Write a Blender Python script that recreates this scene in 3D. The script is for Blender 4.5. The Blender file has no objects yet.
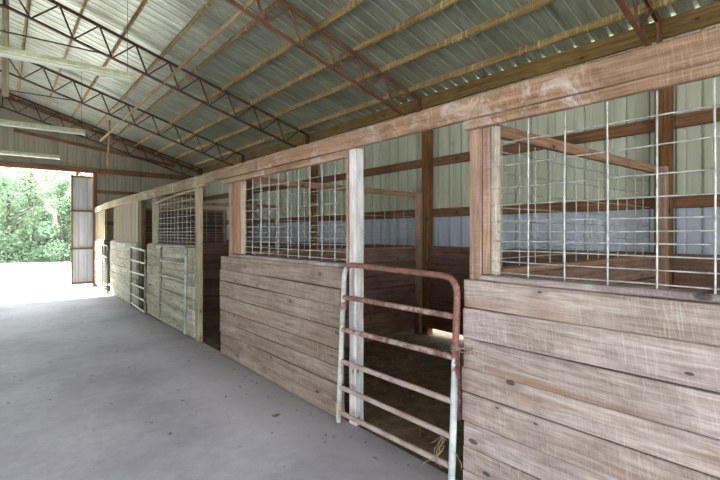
import bpy, bmesh, math, random
from mathutils import Vector, Matrix, noise

random.seed(7)
scene = bpy.context.scene
C = scene.collection
PI = math.pi


# ------------------------------------------------------------------ mesh helpers
class MB:
    """collects shapes and links them as one mesh object"""

    def __init__(self):
        self.v = []
        self.f = []
        self.sm = []

    def add(self, vs, fs, smooth=False):
        n = len(self.v)
        self.v += [tuple(p) for p in vs]
        self.f += [tuple(i + n for i in q) for q in fs]
        self.sm += [smooth] * len(fs)

    def box(self, x0, x1, y0, y1, z0, z1, rnd=0.0):
        """box with softly chamfered long edges"""
        lo = [min(x0, x1), min(y0, y1), min(z0, z1)]
        hi = [max(x0, x1), max(y0, y1), max(z0, z1)]
        L = [hi[i] - lo[i] for i in range(3)]
        ax = L.index(max(L))
        a, b = [i for i in range(3) if i != ax]
        c = rnd if rnd else min(L[a], L[b]) * 0.09
        prof = [(lo[a] + c, lo[b]), (hi[a] - c, lo[b]), (hi[a], lo[b] + c), (hi[a], hi[b] - c),
                (hi[a] - c, hi[b]), (lo[a] + c, hi[b]), (lo[a], hi[b] - c), (lo[a], lo[b] + c)]
        vs = []
        for e in (lo[ax], hi[ax]):
            for p in prof:
                q = [0, 0, 0]
                q[ax] = e
                q[a] = p[0]
                q[b] = p[1]
                vs.append(q)
        fs = [(i, (i + 1) % 8, 8 + (i + 1) % 8, 8 + i) for i in range(8)]
        fs += [tuple(range(7, -1, -1)), tuple(range(8, 16))]
        self.add(vs, fs)

    def beam(self, p0, p1, w, h, up=(0, 0, 1), rough=0.0, seg=1, c=None):
        """chamfered timber from p0 to p1: w sideways, h along up"""
        p0 = Vector(p0)
        p1 = Vector(p1)
        d = (p1 - p0).normalized()
        s = d.cross(Vector(up))
        if s.length < 1e-4:
            s = d.cross(Vector((1, 0, 0)))
        s.normalize()
        u = s.cross(d).normalized()
        c = c if c is not None else min(w, h) * 0.1
        a, b = w / 2, h / 2
        prof = [(-a + c, -b), (a - c, -b), (a, -b + c), (a, b - c), (a - c, b), (-a + c, b), (-a, b - c), (-a, -b + c)]
        vs = []
        fs = []
        for k in range(seg + 1):
            t = k / seg
            o = p0.lerp(p1, t)
            jx = rough * random.uniform(-1, 1) if 0 < k < seg else 0
            jz = rough * random.uniform(-1, 1) if 0 < k < seg else 0
            for q in prof:
                vs.append(o + s * (q[0] + jx) + u * (q[1] + jz))
        for k in range(seg):
            for i in range(8):
                fs.append((k * 8 + i, k * 8 + (i + 1) % 8, (k + 1) * 8 + (i + 1) % 8, (k + 1) * 8 + i))
        fs += [tuple(range(7, -1, -1)), tuple(range(seg * 8, seg * 8 + 8))]
        self.add(vs, fs)

    def tube(self, pts, r, n=8, closed=False, cap=True):
        pts = [Vector(p) for p in pts]
        m = len(pts)
        rings = []
        ref = None
        for i in range(m):
            if closed:
                d = (pts[(i + 1) % m] - pts[i - 1]).normalized()
            else:
                d = (pts[min(i + 1, m - 1)] - pts[max(i - 1, 0)]).normalized()
            if ref is None:
                ref = Vector((0, 0, 1)) if abs(d.z) < 0.9 else Vector((1, 0, 0))
            s = d.cross(ref).normalized()
            ref = s.cross(d).normalized()
            rings.append([pts[i] + (s * math.cos(2 * PI * k / n) + ref * math.sin(2 * PI * k / n)) * r for k in range(n)])
        vs = [p for g in rings for p in g]
        fs = []
        for i in range(m if closed else m - 1):
            j = (i + 1) % m
            for k in range(n):
                fs.append((i * n + k, i * n + (k + 1) % n, j * n + (k + 1) % n, j * n + k))
        self.add(vs, fs, True)
        if cap and not closed:
            self.add(rings[0], [tuple(range(n - 1, -1, -1))])
            self.add(rings[-1], [tuple(range(n))])

    def build(self, name, mat, parent=None, base=None, kind=None):
        """links the mesh; base (or the parent's location) becomes its origin"""
        if base is None:
            base = parent_base(parent) if parent else (0, 0, 0)
        me = bpy.data.meshes.new(name)
        me.from_pydata([(p[0] - base[0], p[1] - base[1], p[2] - base[2]) for p in self.v], [], self.f)
        me.polygons.foreach_set('use_smooth', self.sm)
        me.update()
        bm = bmesh.new()
        bm.from_mesh(me)
        bmesh.ops.recalc_face_normals(bm, faces=bm.faces)
        bm.to_mesh(me)
        bm.free()
        o = bpy.data.objects.new(name, me)
        if mat:
            me.materials.append(mat)
        C.objects.link(o)
        if parent:
            pb = parent_base(parent)
            o.location = (base[0] - pb[0], base[1] - pb[1], base[2] - pb[2])
            o.parent = parent
        else:
            o.location = base
        if kind:
            o['kind'] = kind
        return o


BASES = {}


def parent_base(p):
    return BASES.get(p.name, (0, 0, 0))


def tag(o, label, cat, group=None, kind=None):
    o['label'] = label
    o['category'] = cat
    if group:
        o['group'] = group
    if kind:
        o['kind'] = kind
    return o


def thing(name, label, cat, loc, group=None):
    o = bpy.data.objects.new(name, None)
    o.empty_display_size = 0.1
    C.objects.link(o)
    o.location = loc
    BASES[o.name] = tuple(loc)
    return tag(o, label, cat, group)


def one(mb, name, mat, label, cat, base, group=None, kind=None):
    return tag(mb.build(name, mat, None, base), label, cat, group, kind)


# ------------------------------------------------------------------ materials
def lin(c):
    return tuple(((x / 255) / 12.92 if x / 255 <= 0.04045 else ((x / 255 + 0.055) / 1.055) ** 2.4) for x in c) + (1,)


class NT:
    def __init__(self, name):
        self.m = bpy.data.materials.new(name)
        self.m.use_nodes = True
        self.t = self.m.node_tree
        self.b = self.t.nodes['Principled BSDF']
        self.out = self.t.nodes['Material Output']

    def n(self, typ, **kw):
        nd = self.t.nodes.new(typ)
        for k, v in kw.items():
            if k.startswith('i_'):
                key = k[2:]
                key = int(key) if key.isdigit() else key.replace('_', ' ')
                nd.inputs[key].default_value = v
            else:
                setattr(nd, k, v)
        return nd

    def l(self, a, b):
        self.t.links.new(a, b)

    def ramp(self, fac, stops):
        r = self.n('ShaderNodeValToRGB')
        e = r.color_ramp.elements
        while len(e) < len(stops):
            e.new(0.5)
        for k, (p, c) in enumerate(stops):
            e[k].position = p
            e[k].color = c if len(c) == 4 else tuple(c) + (1,)
        self.l(fac, r.inputs[0])
        return r.outputs[0]

    def mix(self, fac, a, b, mode='MIX'):
        m = self.n('ShaderNodeMix', data_type='RGBA', blend_type=mode)
        for s, v in ((m.inputs[0], fac), (m.inputs[6], a), (m.inputs[7], b)):
            if hasattr(v, 'default_value') or hasattr(v, 'is_linked'):
                self.l(v, s)
            else:
                s.default_value = v
        return m.outputs[2]

    def math(self, op, a, b=0.0):
        m = self.n('ShaderNodeMath', operation=op)
        for s, v in ((m.inputs[0], a), (m.inputs[1], b)):
            if hasattr(v, 'is_linked'):
                self.l(v, s)
            else:
                s.default_value = v
        return m.outputs[0]

    def pos(self):
        g = self.n('ShaderNodeNewGeometry')
        return g

    def noise(self, vec, scale, detail=4, rough=0.6, dist=0.0):
        x = self.n('ShaderNodeTexNoise')
        x.inputs['Scale'].default_value = scale
        x.inputs['Detail'].default_value = detail
        x.inputs['Roughness'].default_value = rough
        x.inputs['Distortion'].default_value = dist
        self.l(vec, x.inputs['Vector'])
        return x.outputs[0]

    def vmul(self, vec, s):
        m = self.n('ShaderNodeVectorMath', operation='MULTIPLY')
        self.l(vec, m.inputs[0])
        m.inputs[1].default_value = s
        return m.outputs[0]

    def bump(self, h, strength=0.3, dist=0.01):
        b = self.n('ShaderNodeBump')
        b.inputs['Strength'].default_value = strength
        b.inputs['Distance'].default_value = dist
        self.l(h, b.inputs['Height'])
        self.l(b.outputs[0], self.b.inputs['Normal'])


def wood(name, base, dark, light, axis='y', saw=0.35, knots=True, dust=0.0, island=True, far=None, bands=0.5,
         rough=0.85, rot=None, stain=None, sfreq=(150.0, 9.0)):
    """rough-sawn timber: grain along axis, growth bands, saw marks (painted light patches on the purlins), knots, pale dust; far=(colour) shifts the tone down the barn"""
    t = NT(name)
    geo = t.pos()
    tc = t.n('ShaderNodeTexCoord')
    vec = tc.outputs['Object']
    if rot:
        mp = t.n('ShaderNodeMapping')
        mp.inputs['Rotation'].default_value = rot
        t.l(vec, mp.inputs['Vector'])
        vec = mp.outputs[0]
    # every board gets its own offset
    rnd = geo.outputs['Random Per Island'] if island else t.n('ShaderNodeObjectInfo').outputs['Random']
    off = t.n('ShaderNodeVectorMath', operation='ADD')
    cmb = t.n('ShaderNodeCombineXYZ')
    for k, f in enumerate((17.0, 31.0, 23.0)):
        t.l(t.math('MULTIPLY', rnd, f), cmb.inputs[k])
    t.l(vec, off.inputs[0])
    t.l(cmb.outputs[0], off.inputs[1])
    vec = off.outputs[0]
    i = 'xyz'.index(axis)
    s1 = [34.0] * 3
    s1[i] = 1.3
    s2 = [190.0] * 3
    s2[i] = 5.0
    s3 = [7.0] * 3
    s3[i] = 0.7
    fine = t.noise(t.vmul(vec, s2), 1.0, 3, 0.65)
    grain = t.noise(t.vmul(vec, s1), 1.0, 5, 0.62, 0.35)
    broad = t.noise(t.vmul(vec, s3), 1.0, 2, 0.5, 0.25)
    # wavy growth rings
    rings = t.math('SINE', t.math('MULTIPLY', broad, 95.0))
    rings = t.math('MULTIPLY', t.math('ADD', rings, 1.0), 0.5)
    col = t.ramp(grain, [(0.22, lin(dark)), (0.5, lin(base)), (0.80, lin(light))])
    col = t.mix(t.math('MULTIPLY', t.math('POWER', rings, 2.0), 0.42 * bands), col, lin(dark), 'MIX')
    col = t.mix(t.math('MULTIPLY', t.ramp(fine, [(0.38, (1, 1, 1)), (0.56, (0, 0, 0))]), 0.42), col, (0.45, 0.42, 0.4, 1), 'MULTIPLY')
    big = t.noise(vec, 1.1, 3, 0.6)
    col = t.mix(0.85, col, t.ramp(big, [(0.32, (0.72, 0.68, 0.64)), (0.5, (1, 1, 1)), (0.7, (1.14, 1.12, 1.1))]), 'MULTIPLY')
    mot = t.noise(t.vmul(vec, tuple(5.0 if k == i else 11.0 for k in range(3))), 1.0, 6, 0.72)
    col = t.mix(0.8, col, t.ramp(mot, [(0.32, (0.70, 0.68, 0.67)), (0.5, (1, 1, 1)), (0.7, (1.12, 1.11, 1.1))]), 'MULTIPLY')
    # tone of each board
    tone = t.ramp(rnd, [(0.0, (0.86, 0.81, 0.77)), (0.4, (1.0, 1.0, 1.0)), (1.0, (1.1, 1.09, 1.08))])
    col = t.mix(1.0, col, tone, 'MULTIPLY')
    hgt = t.math('ADD', t.math('MULTIPLY', fine, 0.6), t.math('MULTIPLY', grain, 0.7))
    if saw:
        s4 = [1.0] * 3
        s4[i] = sfreq[0]
        s4[2 if i != 2 else 0] = sfreq[1]
        shear = t.n('ShaderNodeMapping')
        shear.inputs['Rotation'].default_value = (0.12, 0, 0) if i == 1 else (0, 0.2, 0)
        t.l(vec, shear.inputs['Vector'])
        sawn = t.noise(t.vmul(shear.outputs[0], s4), 1.0, 3, 0.55, 0.8)
        sawm = t.ramp(sawn, [(0.50, (0, 0, 0)), (0.66, (1, 1, 1))])
        patch = t.ramp(t.noise(vec, 2.6, 3, 0.6), [(0.36, (0.1, 0.1, 0.1)), (0.66, (1, 1, 1))])
        fac = t.math('MULTIPLY', t.math('MULTIPLY', sawm, patch), saw)
        col = t.mix(fac, col, lin(tuple(min(255, c + 34) for c in light)))
        hgt = t.math('ADD', hgt, t.math('MULTIPLY', sawn, 0.5))
    if knots:
        sp = t.n('ShaderNodeSeparateXYZ')
        t.l(vec, sp.inputs[0])
        cb = t.n('ShaderNodeCombineXYZ')
        if axis == 'z':
            across = t.math('ADD', sp.outputs[0], sp.outputs[1])
        else:
            across = sp.outputs[2]
        t.l(t.math('MULTIPLY', sp.outputs[i], 1.7), cb.inputs[0])
        t.l(t.math('MULTIPLY', across, 3.6), cb.inputs[1])
        vo = t.n('ShaderNodeTexVoronoi', voronoi_dimensions='2D')
        vo.inputs['Scale'].default_value = 1.0
        vo.inputs['Randomness'].default_value = 1.0
        t.l(cb.outputs[0], vo.inputs['Vector'])
        pick = t.n('ShaderNodeSeparateColor')
        t.l(vo.outputs['Color'], pick.inputs[0])
        keep = t.math('GREATER_THAN', pick.outputs[0], 0.2)
        vdist = t.math('MULTIPLY', vo.outputs['Distance'], t.math('ADD', t.math('MULTIPLY', pick.outputs[1], 1.2), 0.75))
        k = t.math('MULTIPLY', keep, t.ramp(vdist, [(0.035, (1, 1, 1)), (0.055, (0, 0, 0))]))
        ring = t.math('MULTIPLY', keep, t.ramp(vdist, [(0.05, (0.1, 0.1, 0.1)), (0.075, (0.5, 0.5, 0.5)), (0.16, (0, 0, 0))]))
        col = t.mix(ring, col, lin(dark), 'MIX')
        col = t.mix(t.math('MULTIPLY', k, 0.85), col, lin(tuple(c * 0.45 for c in dark)), 'MIX')
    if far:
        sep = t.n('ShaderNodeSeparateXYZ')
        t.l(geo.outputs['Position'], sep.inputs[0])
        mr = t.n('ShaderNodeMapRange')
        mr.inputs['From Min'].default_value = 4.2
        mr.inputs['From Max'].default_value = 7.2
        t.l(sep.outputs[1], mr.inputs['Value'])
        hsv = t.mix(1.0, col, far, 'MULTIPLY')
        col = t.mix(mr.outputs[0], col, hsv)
    if stain:
        sn = [5.0] * 3
        sn[i] = 0.8
        st = t.ramp(t.noise(t.vmul(vec, sn), 1.0, 3, 0.5), [(0.55, (0, 0, 0)), (0.66, (1, 1, 1))])
        col = t.mix(t.math('MULTIPLY', st, 0.6), col, lin(stain))
    if dust:
        dn = t.noise(vec, 5.0, 6, 0.75, 0.8)
        dn2 = t.noise(vec, 1.3, 2)
        dm = t.math('MULTIPLY', t.ramp(dn, [(0.5, (0, 0, 0)), (0.66, (1, 1, 1))]), t.ramp(dn2, [(0.4, (0, 0, 0)), (0.6, (1, 1, 1))]))
        col = t.mix(t.math('MULTIPLY', dm, dust), col, lin((205, 198, 192)))
    t.l(col, t.b.inputs['Base Color'])
    t.b.inputs['Roughness'].default_value = rough
    t.b.inputs['Specular IOR Level'].default_value = 0.25
    t.bump(hgt, 0.45, 0.006)
    return t.m


def metal(name, base, dark, metallic=0.0, rough=0.5, rust=None, rust_amt=(0.5, 0.6), scale=8.0, zrust=None, streak=None):
    t = NT(name)
    tc = t.n('ShaderNodeTexCoord')
    vec = tc.outputs['Object']
    v2 = t.vmul(vec, streak) if streak else vec
    n = t.noise(v2, scale, 5, 0.65)
    col = t.ramp(n, [(0.35, lin(dark)), (0.65, lin(base))])
    if rust:
        rn = t.noise(vec, scale * 1.7, 6, 0.7)
        if zrust:
            geo = t.pos()
            sep = t.n('ShaderNodeSeparateXYZ')
            t.l(geo.outputs['Position'], sep.inputs[0])
            mr = t.n('ShaderNodeMapRange')
            mr.inputs['From Min'].default_value = zrust[0]
            mr.inputs['From Max'].default_value = zrust[1]
            mr.inputs['To Min'].default_value = -0.25
            mr.inputs['To Max'].default_value = 0.25
            t.l(sep.outputs[2], mr.inputs['Value'])
            rn = t.math('ADD', rn, mr.outputs[0])
        m = t.ramp(rn, [(rust_amt[0], (0, 0, 0)), (rust_amt[1], (1, 1, 1))])
        rc = t.ramp(t.noise(vec, 40.0, 3), [(0.3, lin(tuple(c * 0.6 for c in rust))), (0.7, lin(rust))])
        col = t.mix(m, col, rc)
    t.l(col, t.b.inputs['Base Color'])
    t.b.inputs['Metallic'].default_value = metallic
    t.b.inputs['Roughness'].default_value = rough
    t.bump(n, 0.15, 0.004)
    return t.m


M = {}
M['near_planks'] = wood('near_planks', (176, 162, 154), (132, 114, 104), (206, 196, 190), 'y', saw=0.24, dust=0.12, bands=0.8, stain=(150, 112, 88))
M['mid_planks'] = wood('mid_planks', (146, 131, 119), (104, 90, 80), (172, 157, 145), 'y', saw=0.3, bands=0.6, stain=(136, 114, 98))
M['far_planks'] = wood('far_planks', (186, 184, 164), (126, 124, 104), (216, 214, 198), 'y', saw=0.2, bands=0.6)  # greenish cast of the mixed light put into the plank colour
M['stall_planks_x'] = wood('stall_planks_x', (132, 108, 95), (86, 66, 55), (160, 134, 118), 'x', saw=0.2)
M['stall_planks_y'] = wood('stall_planks_y', (118, 92, 80), (76, 56, 46), (142, 116, 100), 'y', saw=0.2)
M['beam'] = wood('beam', (146, 117, 94), (104, 78, 58), (174, 148, 126), 'y', saw=0.3, knots=False, dust=0.6, far=(1.02, 1.36, 1.2, 1), bands=0.4)  # far tint puts the greenish cast of the mixed light into the colour
M['post_brown'] = wood('post_brown', (156, 128, 110), (110, 84, 68), (186, 162, 146), 'z', saw=0.3, dust=0.3)
M['post_white'] = wood('post_white', (216, 214, 212), (166, 158, 148), (232, 232, 232), 'z', saw=0.2, dust=0.8, knots=True)
M['post_tan'] = wood('post_tan', (164, 154, 126), (116, 104, 80), (190, 180, 154), 'z', saw=0.2)
M['post_far'] = wood('post_far', (96, 86, 54), (60, 52, 32), (124, 112, 76), 'z', saw=0.0)
M['jamb_light'] = wood('jamb_light', (206, 190, 168), (160, 136, 112), (226, 214, 198), 'z', saw=0.0)
M['jamb_orange'] = wood('jamb_orange', (176, 138, 110), (132, 94, 70), (202, 170, 144), 'z', saw=0.0)
M['sill'] = wood('sill', (156, 144, 140), (112, 100, 96), (188, 178, 174), 'y', saw=0.2, dust=0.5)
M['girt'] = wood('girt', (118, 86, 60), (78, 54, 36), (146, 110, 80), 'y', saw=0.0)
M['girt_x'] = wood('girt_x', (124, 94, 70), (86, 62, 46), (150, 118, 92), 'x', saw=0.0)
M['back_post'] = wood('back_post', (120, 84, 50), (76, 50, 28), (150, 110, 72), 'z', saw=0.0)
M['rail_x'] = wood('rail_x', (158, 124, 98), (116, 84, 62), (186, 154, 128), 'x', saw=0.0)
M['purlin'] = wood('purlin', (146, 124, 82), (92, 72, 42), (184, 164, 118), 'y', sfreq=(34.0, 2.0), saw=0.8, knots=False, island=False)  # coarse pattern here paints light from the roof ribs as pale patches
M['plate'] = wood('plate', (118, 96, 58), (78, 60, 32), (146, 122, 80), 'y', saw=0.0, island=False)
M['brace_y'] = wood('brace_y', (168, 148, 110), (120, 100, 68), (196, 178, 142), 'y', saw=0.0)
M['brace_z'] = wood('brace_z', (196, 160, 116), (146, 112, 74), (218, 190, 152), 'z', saw=0.0)
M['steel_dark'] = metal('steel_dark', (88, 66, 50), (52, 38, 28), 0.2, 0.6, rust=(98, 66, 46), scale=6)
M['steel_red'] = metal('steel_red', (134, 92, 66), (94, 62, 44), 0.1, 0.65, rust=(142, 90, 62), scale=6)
M['wire'] = metal('wire', (190, 190, 184), (136, 136, 130), 0.4, 0.45, scale=20)
M['wire_far'] = metal('wire_far', (200, 198, 182), (140, 138, 122), 0.2, 0.5, scale=20)
M['gate_mix'] = metal('gate_mix', (178, 164, 156), (150, 126, 116), 0.0, 0.55, rust=(144, 98, 86), rust_amt=(0.46, 0.56), scale=7, zrust=(0.0, 1.6))
M['gate_post_white'] = metal('gate_post_white', (194, 194, 186), (140, 142, 134), 0.0, 0.5, rust=(140, 100, 84), rust_amt=(0.6, 0.7), scale=9)
M['gate_post_red'] = metal('gate_post_red', (208, 214, 216), (160, 168, 168), 0.0, 0.5, rust=(146, 92, 78), rust_amt=(0.46, 0.52), scale=5, zrust=(0.52, 0.96))
M['gate_grey'] = metal('gate_grey', (150, 150, 136), (96, 90, 76), 0.3, 0.55, rust=(118, 88, 66), rust_amt=(0.5, 0.62), scale=6)
M['gate_blue'] = metal('gate_blue', (172, 180, 174), (112, 120, 112), 0.2, 0.5, rust=(120, 92, 72), rust_amt=(0.6, 0.7), scale=6)
M['chain'] = metal('chain', (150, 96, 96), (90, 56, 54), 0.4, 0.6, scale=30)
M['rust'] = metal('rust', (132, 76, 54), (84, 46, 32), 0.2, 0.7, scale=20)
M['fixture'] = metal('fixture', (214, 220, 186), (178, 184, 146), 0.0, 0.45, rust=(132, 122, 84), rust_amt=(0.66, 0.74), scale=14)
M['hang_wire'] = metal('hang_wire', (96, 84, 64), (60, 52, 40), 0.4, 0.5, scale=20)
M['twine'] = metal('twine', (150, 132, 112), (96, 78, 62), 0.0, 0.95, scale=60)
M['nail'] = metal('nail', (92, 80, 74), (60, 50, 46), 0.6, 0.6, scale=60)

t = NT('tube_glass')
t.b.inputs['Base Color'].default_value = lin((206, 212, 200))
t.b.inputs['Roughness'].default_value = 0.25
M['lamp_tube'] = t.m


def roof_metal():
    t = NT('galvanised_roof')
    tc = t.n('ShaderNodeTexCoord')
    vec = tc.outputs['Object']
    st = t.noise(t.vmul(vec, (2.0, 9.0, 2.0)), 1.0, 5, 0.65)
    sp = t.noise(t.vmul(vec, (1.2, 1.2, 1.2)), 1.0, 5, 0.6)
    col = t.ramp(st, [(0.3, lin((142, 148, 130))), (0.5, lin((158, 166, 150))), (0.72, lin((184, 192, 178)))])
    col = t.mix(0.8, col, t.ramp(sp, [(0.35, (0.72, 0.70, 0.62)), (0.6, (1, 1, 1))]), 'MULTIPLY')
    sep = t.n('ShaderNodeSeparateXYZ')
    t.l(vec, sep.inputs[0])
    # lap seams between the sheets are dirtier
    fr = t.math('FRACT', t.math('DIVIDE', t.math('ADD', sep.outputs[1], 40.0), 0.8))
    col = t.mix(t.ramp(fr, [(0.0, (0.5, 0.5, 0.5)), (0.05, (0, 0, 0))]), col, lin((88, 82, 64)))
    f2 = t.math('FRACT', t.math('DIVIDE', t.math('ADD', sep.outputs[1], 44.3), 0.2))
    col = t.mix(t.math('MULTIPLY', t.ramp(f2, [(0.70, (0, 0, 0)), (0.76, (1, 1, 1)), (0.80, (0, 0, 0))]), 0.75), col, lin((62, 60, 48)))  # shaded flank of each rib, painted into the sheet colour
    col = t.mix(t.math('MULTIPLY', t.ramp(f2, [(0.80, (0, 0, 0)), (0.86, (1, 1, 1)), (0.93, (1, 1, 1)), (0.97, (0, 0, 0))]), 0.8), col, lin((232, 236, 224)))  # painted highlight along each rib
    t.l(col, t.b.inputs['Base Color'])
    t.b.inputs['Metallic'].default_value = 0.45
    t.b.inputs['Roughness'].default_value = 0.38
    t.bump(st, 0.25, 0.01)
    return t.m


def siding_metal(name, up, low, zsplit, stain):
    t = NT(name)
    geo = t.pos()
    sep = t.n('ShaderNodeSeparateXYZ')
    t.l(geo.outputs['Position'], sep.inputs[0])
    vec = geo.outputs['Position']
    mr = t.n('ShaderNodeMapRange')
    mr.inputs['From Min'].default_value = zsplit - 0.05
    mr.inputs['From Max'].default_value = zsplit + 0.05
    t.l(sep.outputs[2], mr.inputs['Value'])
    col = t.mix(mr.outputs[0], lin(low), lin(up))
    n = t.noise(t.vmul(vec, (3, 5, 0.6)), 1.0, 5, 0.65)
    col = t.mix(0.9, col, t.ramp(n, [(0.3, (0.74, 0.72, 0.68)), (0.6, (1.04, 1.04, 1.04))]), 'MULTIPLY')
    n2 = t.noise(vec, 3.4, 4, 0.7)
    col = t.mix(t.math('MULTIPLY', t.ramp(n2, [(0.62, (0, 0, 0)), (0.72, (1, 1, 1))]), 0.5), col, lin(stain))
    t.l(col, t.b.inputs['Base Color'])
    t.b.inputs['Roughness'].default_value = 0.5
    return t.m


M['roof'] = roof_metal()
M['siding_r'] = siding_metal('siding_green', (176, 180, 160), (170, 178, 190), 1.93, (112, 106, 84))  # bluish daylight on the lower part put into the paint colour
M['siding_e'] = siding_metal('siding_end', (150, 146, 128), (156, 152, 136), 3.4, (120, 108, 90))
M['siding_w'] = siding_metal('siding_window', (176, 166, 140), (176, 166, 140), 1.0, (150, 132, 100))
M['siding_door'] = siding_metal('siding_door', (180, 184, 184), (180, 184, 184), 1.0, (160, 150, 140))


def concrete():
    t = NT('concrete')
    geo = t.pos()
    vec = geo.outputs['Position']
    a = t.noise(vec, 0.7, 5, 0.6)
    b = t.noise(vec, 9.0, 6, 0.75)
    c = t.noise(vec, 70.0, 3, 0.7)
    col = t.ramp(a, [(0.3, lin((164, 160, 172))), (0.52, lin((198, 193, 206))), (0.75, lin((212, 208, 218)))])
    col = t.mix(0.7, col, t.ramp(b, [(0.3, (0.78, 0.77, 0.76)), (0.6, (1.05, 1.05, 1.05))]), 'MULTIPLY')
    col = t.mix(0.6, col, t.ramp(c, [(0.3, (0.8, 0.8, 0.8)), (0.6, (1.06, 1.06, 1.06))]), 'MULTIPLY')
    # scattered dark droppings and stains
    vo = t.n('ShaderNodeTexVoronoi')
    vo.inputs['Scale'].default_value = 5.5
    wv = t.n('ShaderNodeVectorMath', operation='ADD')
    nz = t.n('ShaderNodeTexNoise')
    nz.inputs['Scale'].default_value = 14
    t.l(vec, nz.inputs['Vector'])
    t.l(vec, wv.inputs[0])
    t.l(t.vmul(nz.outputs['Color'], (0.12, 0.12, 0.0)), wv.inputs[1])
    t.l(wv.outputs[0], vo.inputs['Vector'])
    sp = t.math('MULTIPLY', t.ramp(vo.outputs['Distance'], [(0.07, (1, 1, 1)), (0.13, (0, 0, 0))]),
                t.ramp(t.noise(vec, 1.5, 2), [(0.48, (0, 0, 0)), (0.6, (1, 1, 1))]))
    col = t.mix(t.math('MULTIPLY', sp, 0.45), col, lin((104, 98, 96)))
    # dirt gathered along the stall fronts
    sep = t.n('ShaderNodeSeparateXYZ')
    t.l(vec, sep.inputs[0])
    mr = t.n('ShaderNodeMapRange')
    mr.inputs['From Min'].default_value = 1.75
    mr.inputs['From Max'].default_value = 2.3
    t.l(t.math('ADD', sep.outputs[0], t.math('MULTIPLY', b, 0.3)), mr.inputs['Value'])
    col = t.mix(t.math('MULTIPLY', mr.outputs[0], 0.55), col, lin((124, 114, 106)))
    t.l(col, t.b.inputs['Base Color'])
    t.b.inputs['Roughness'].default_value = 0.6
    t.bump(b, 0.2, 0.008)
    return t.m


def soil(name, a, b, sc=6.0):
    t = NT(name)
    geo = t.pos()
    vec = geo.outputs['Position']
    n = t.noise(vec, sc, 7, 0.75)
    t.l(t.ramp(n, [(0.32, lin(a)), (0.66, lin(b))]), t.b.inputs['Base Color'])
    t.b.inputs['Roughness'].default_value = 1.0
    t.bump(n, 0.8, 0.04)
    return t.m


def leafy(name, a, b):
    t = NT(name)
    geo = t.pos()
    n = t.noise(geo.outputs['Position'], 0.6, 4, 0.7)
    c1 = t.ramp(geo.outputs['Random Per Island'], [(0.0, lin(a)), (1.0, lin(b))])
    col = t.mix(0.7, c1, t.ramp(n, [(0.3, (0.6, 0.68, 0.62)), (0.65, (1.1, 1.1, 1.1))]), 'MULTIPLY')
    t.l(col, t.b.inputs['Base Color'])
    t.b.inputs['Roughness'].default_value = 0.7
    tr = t.n('ShaderNodeBsdfTranslucent')
    t.l(col, tr.inputs[0])
    mx = t.n('ShaderNodeMixShader')
    mx.inputs[0].default_value = 0.4
    t.l(t.b.outputs[0], mx.inputs[1])
    t.l(tr.outputs[0], mx.inputs[2])
    t.l(mx.outputs[0], t.out.inputs[0])
    return t.m


M['concrete'] = concrete()
M['dirt'] = soil('stall_dirt', (74, 58, 42), (132, 108, 80))
M['gravel'] = soil('pale_gravel', (196, 192, 184), (226, 222, 214), 3.0)
M['hill'] = soil('hill_green', (90, 106, 74), (126, 138, 104), 0.8)
M['grass'] = soil('grass_blades', (110, 130, 56), (156, 168, 92), 12.0)
M['straw'] = soil('straw', (128, 106, 72), (168, 146, 104), 9.0)
M['litter'] = soil('litter', (104, 96, 90), (138, 128, 120), 9.0)
M['leaf_dry'] = soil('leaf_dry', (112, 92, 74), (150, 128, 104), 40.0)
M['leaf_pale'] = leafy('leaf_pale', (142, 156, 130), (186, 194, 172))  # overexposed foliage: the wash of light put into the leaf colour
M['leaf_mid'] = leafy('leaf_mid', (94, 118, 92), (140, 160, 130))
M['leaf_washed'] = leafy('leaf_washed', (176, 174, 160), (208, 202, 192))  # palest leaves, strong light washing them out put into the colour
M['bark'] = wood('bark', (72, 68, 58), (48, 44, 36), (96, 90, 78), 'z', saw=0, knots=False)

# ------------------------------------------------------------------ dimensions
XF = 2.28      # face line of the stall posts
XP = 2.235     # outer face of the plank panels
XB = 5.45      # right wall
YE = 15.6      # end wall
Y0 = -4.0      # open near end
XR = 0.05      # ridge
XL = 2 * XR - XB


def roof_z(x):      # underside of the pans
    return 5.485 - 0.305 * (abs(x - XR) + XR)


# ------------------------------------------------------------------ the shell
mb = MB()
mb.box(XL, 2.30, Y0, YE + 0.05, -0.15, 0.0, 0.004)
mb.build('floor', M['concrete'], kind='structure')

# stall soil, gently uneven
mb = MB()
nx, ny = 26, 150
vs = []
for j in range(ny + 1):
    for i in range(nx + 1):
        x = 2.30 + (XB + 0.4 - 2.30) * i / nx
        y = Y0 + (YE - Y0) * j / ny
        z = -0.02 + 0.05 * noise.noise(Vector((x * 1.3, y * 1.3, 0))) * min(1, (x - 2.3) * 3)
        if x > XB - 0.5:
            z -= 0.03 * (x - XB + 0.5) / 0.5
        vs.append((x, y, z))
fs = [(j * (nx + 1) + i, j * (nx + 1) + i + 1, (j + 1) * (nx + 1) + i + 1, (j + 1) * (nx + 1) + i) for j in range(ny) for i in range(nx)]
mb.add(vs, fs, True)
mb.build('stall_floor', M['dirt'], kind='structure')

mb = MB()
n = 40
vs = []
for j in range(n + 1):
    for i in range(n + 1):
        x = -60 + 120 * i / n
        y = -50 + 130 * j / n
        vs.append((x, y, -0.14))
fs = [(j * (n + 1) + i, j * (n + 1) + i + 1, (j + 1) * (n + 1) + i + 1, (j + 1) * (n + 1) + i) for j in range(n) for i in range(n)]
mb.add(vs, fs)
mb.build('ground', M['gravel'], kind='structure')

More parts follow.
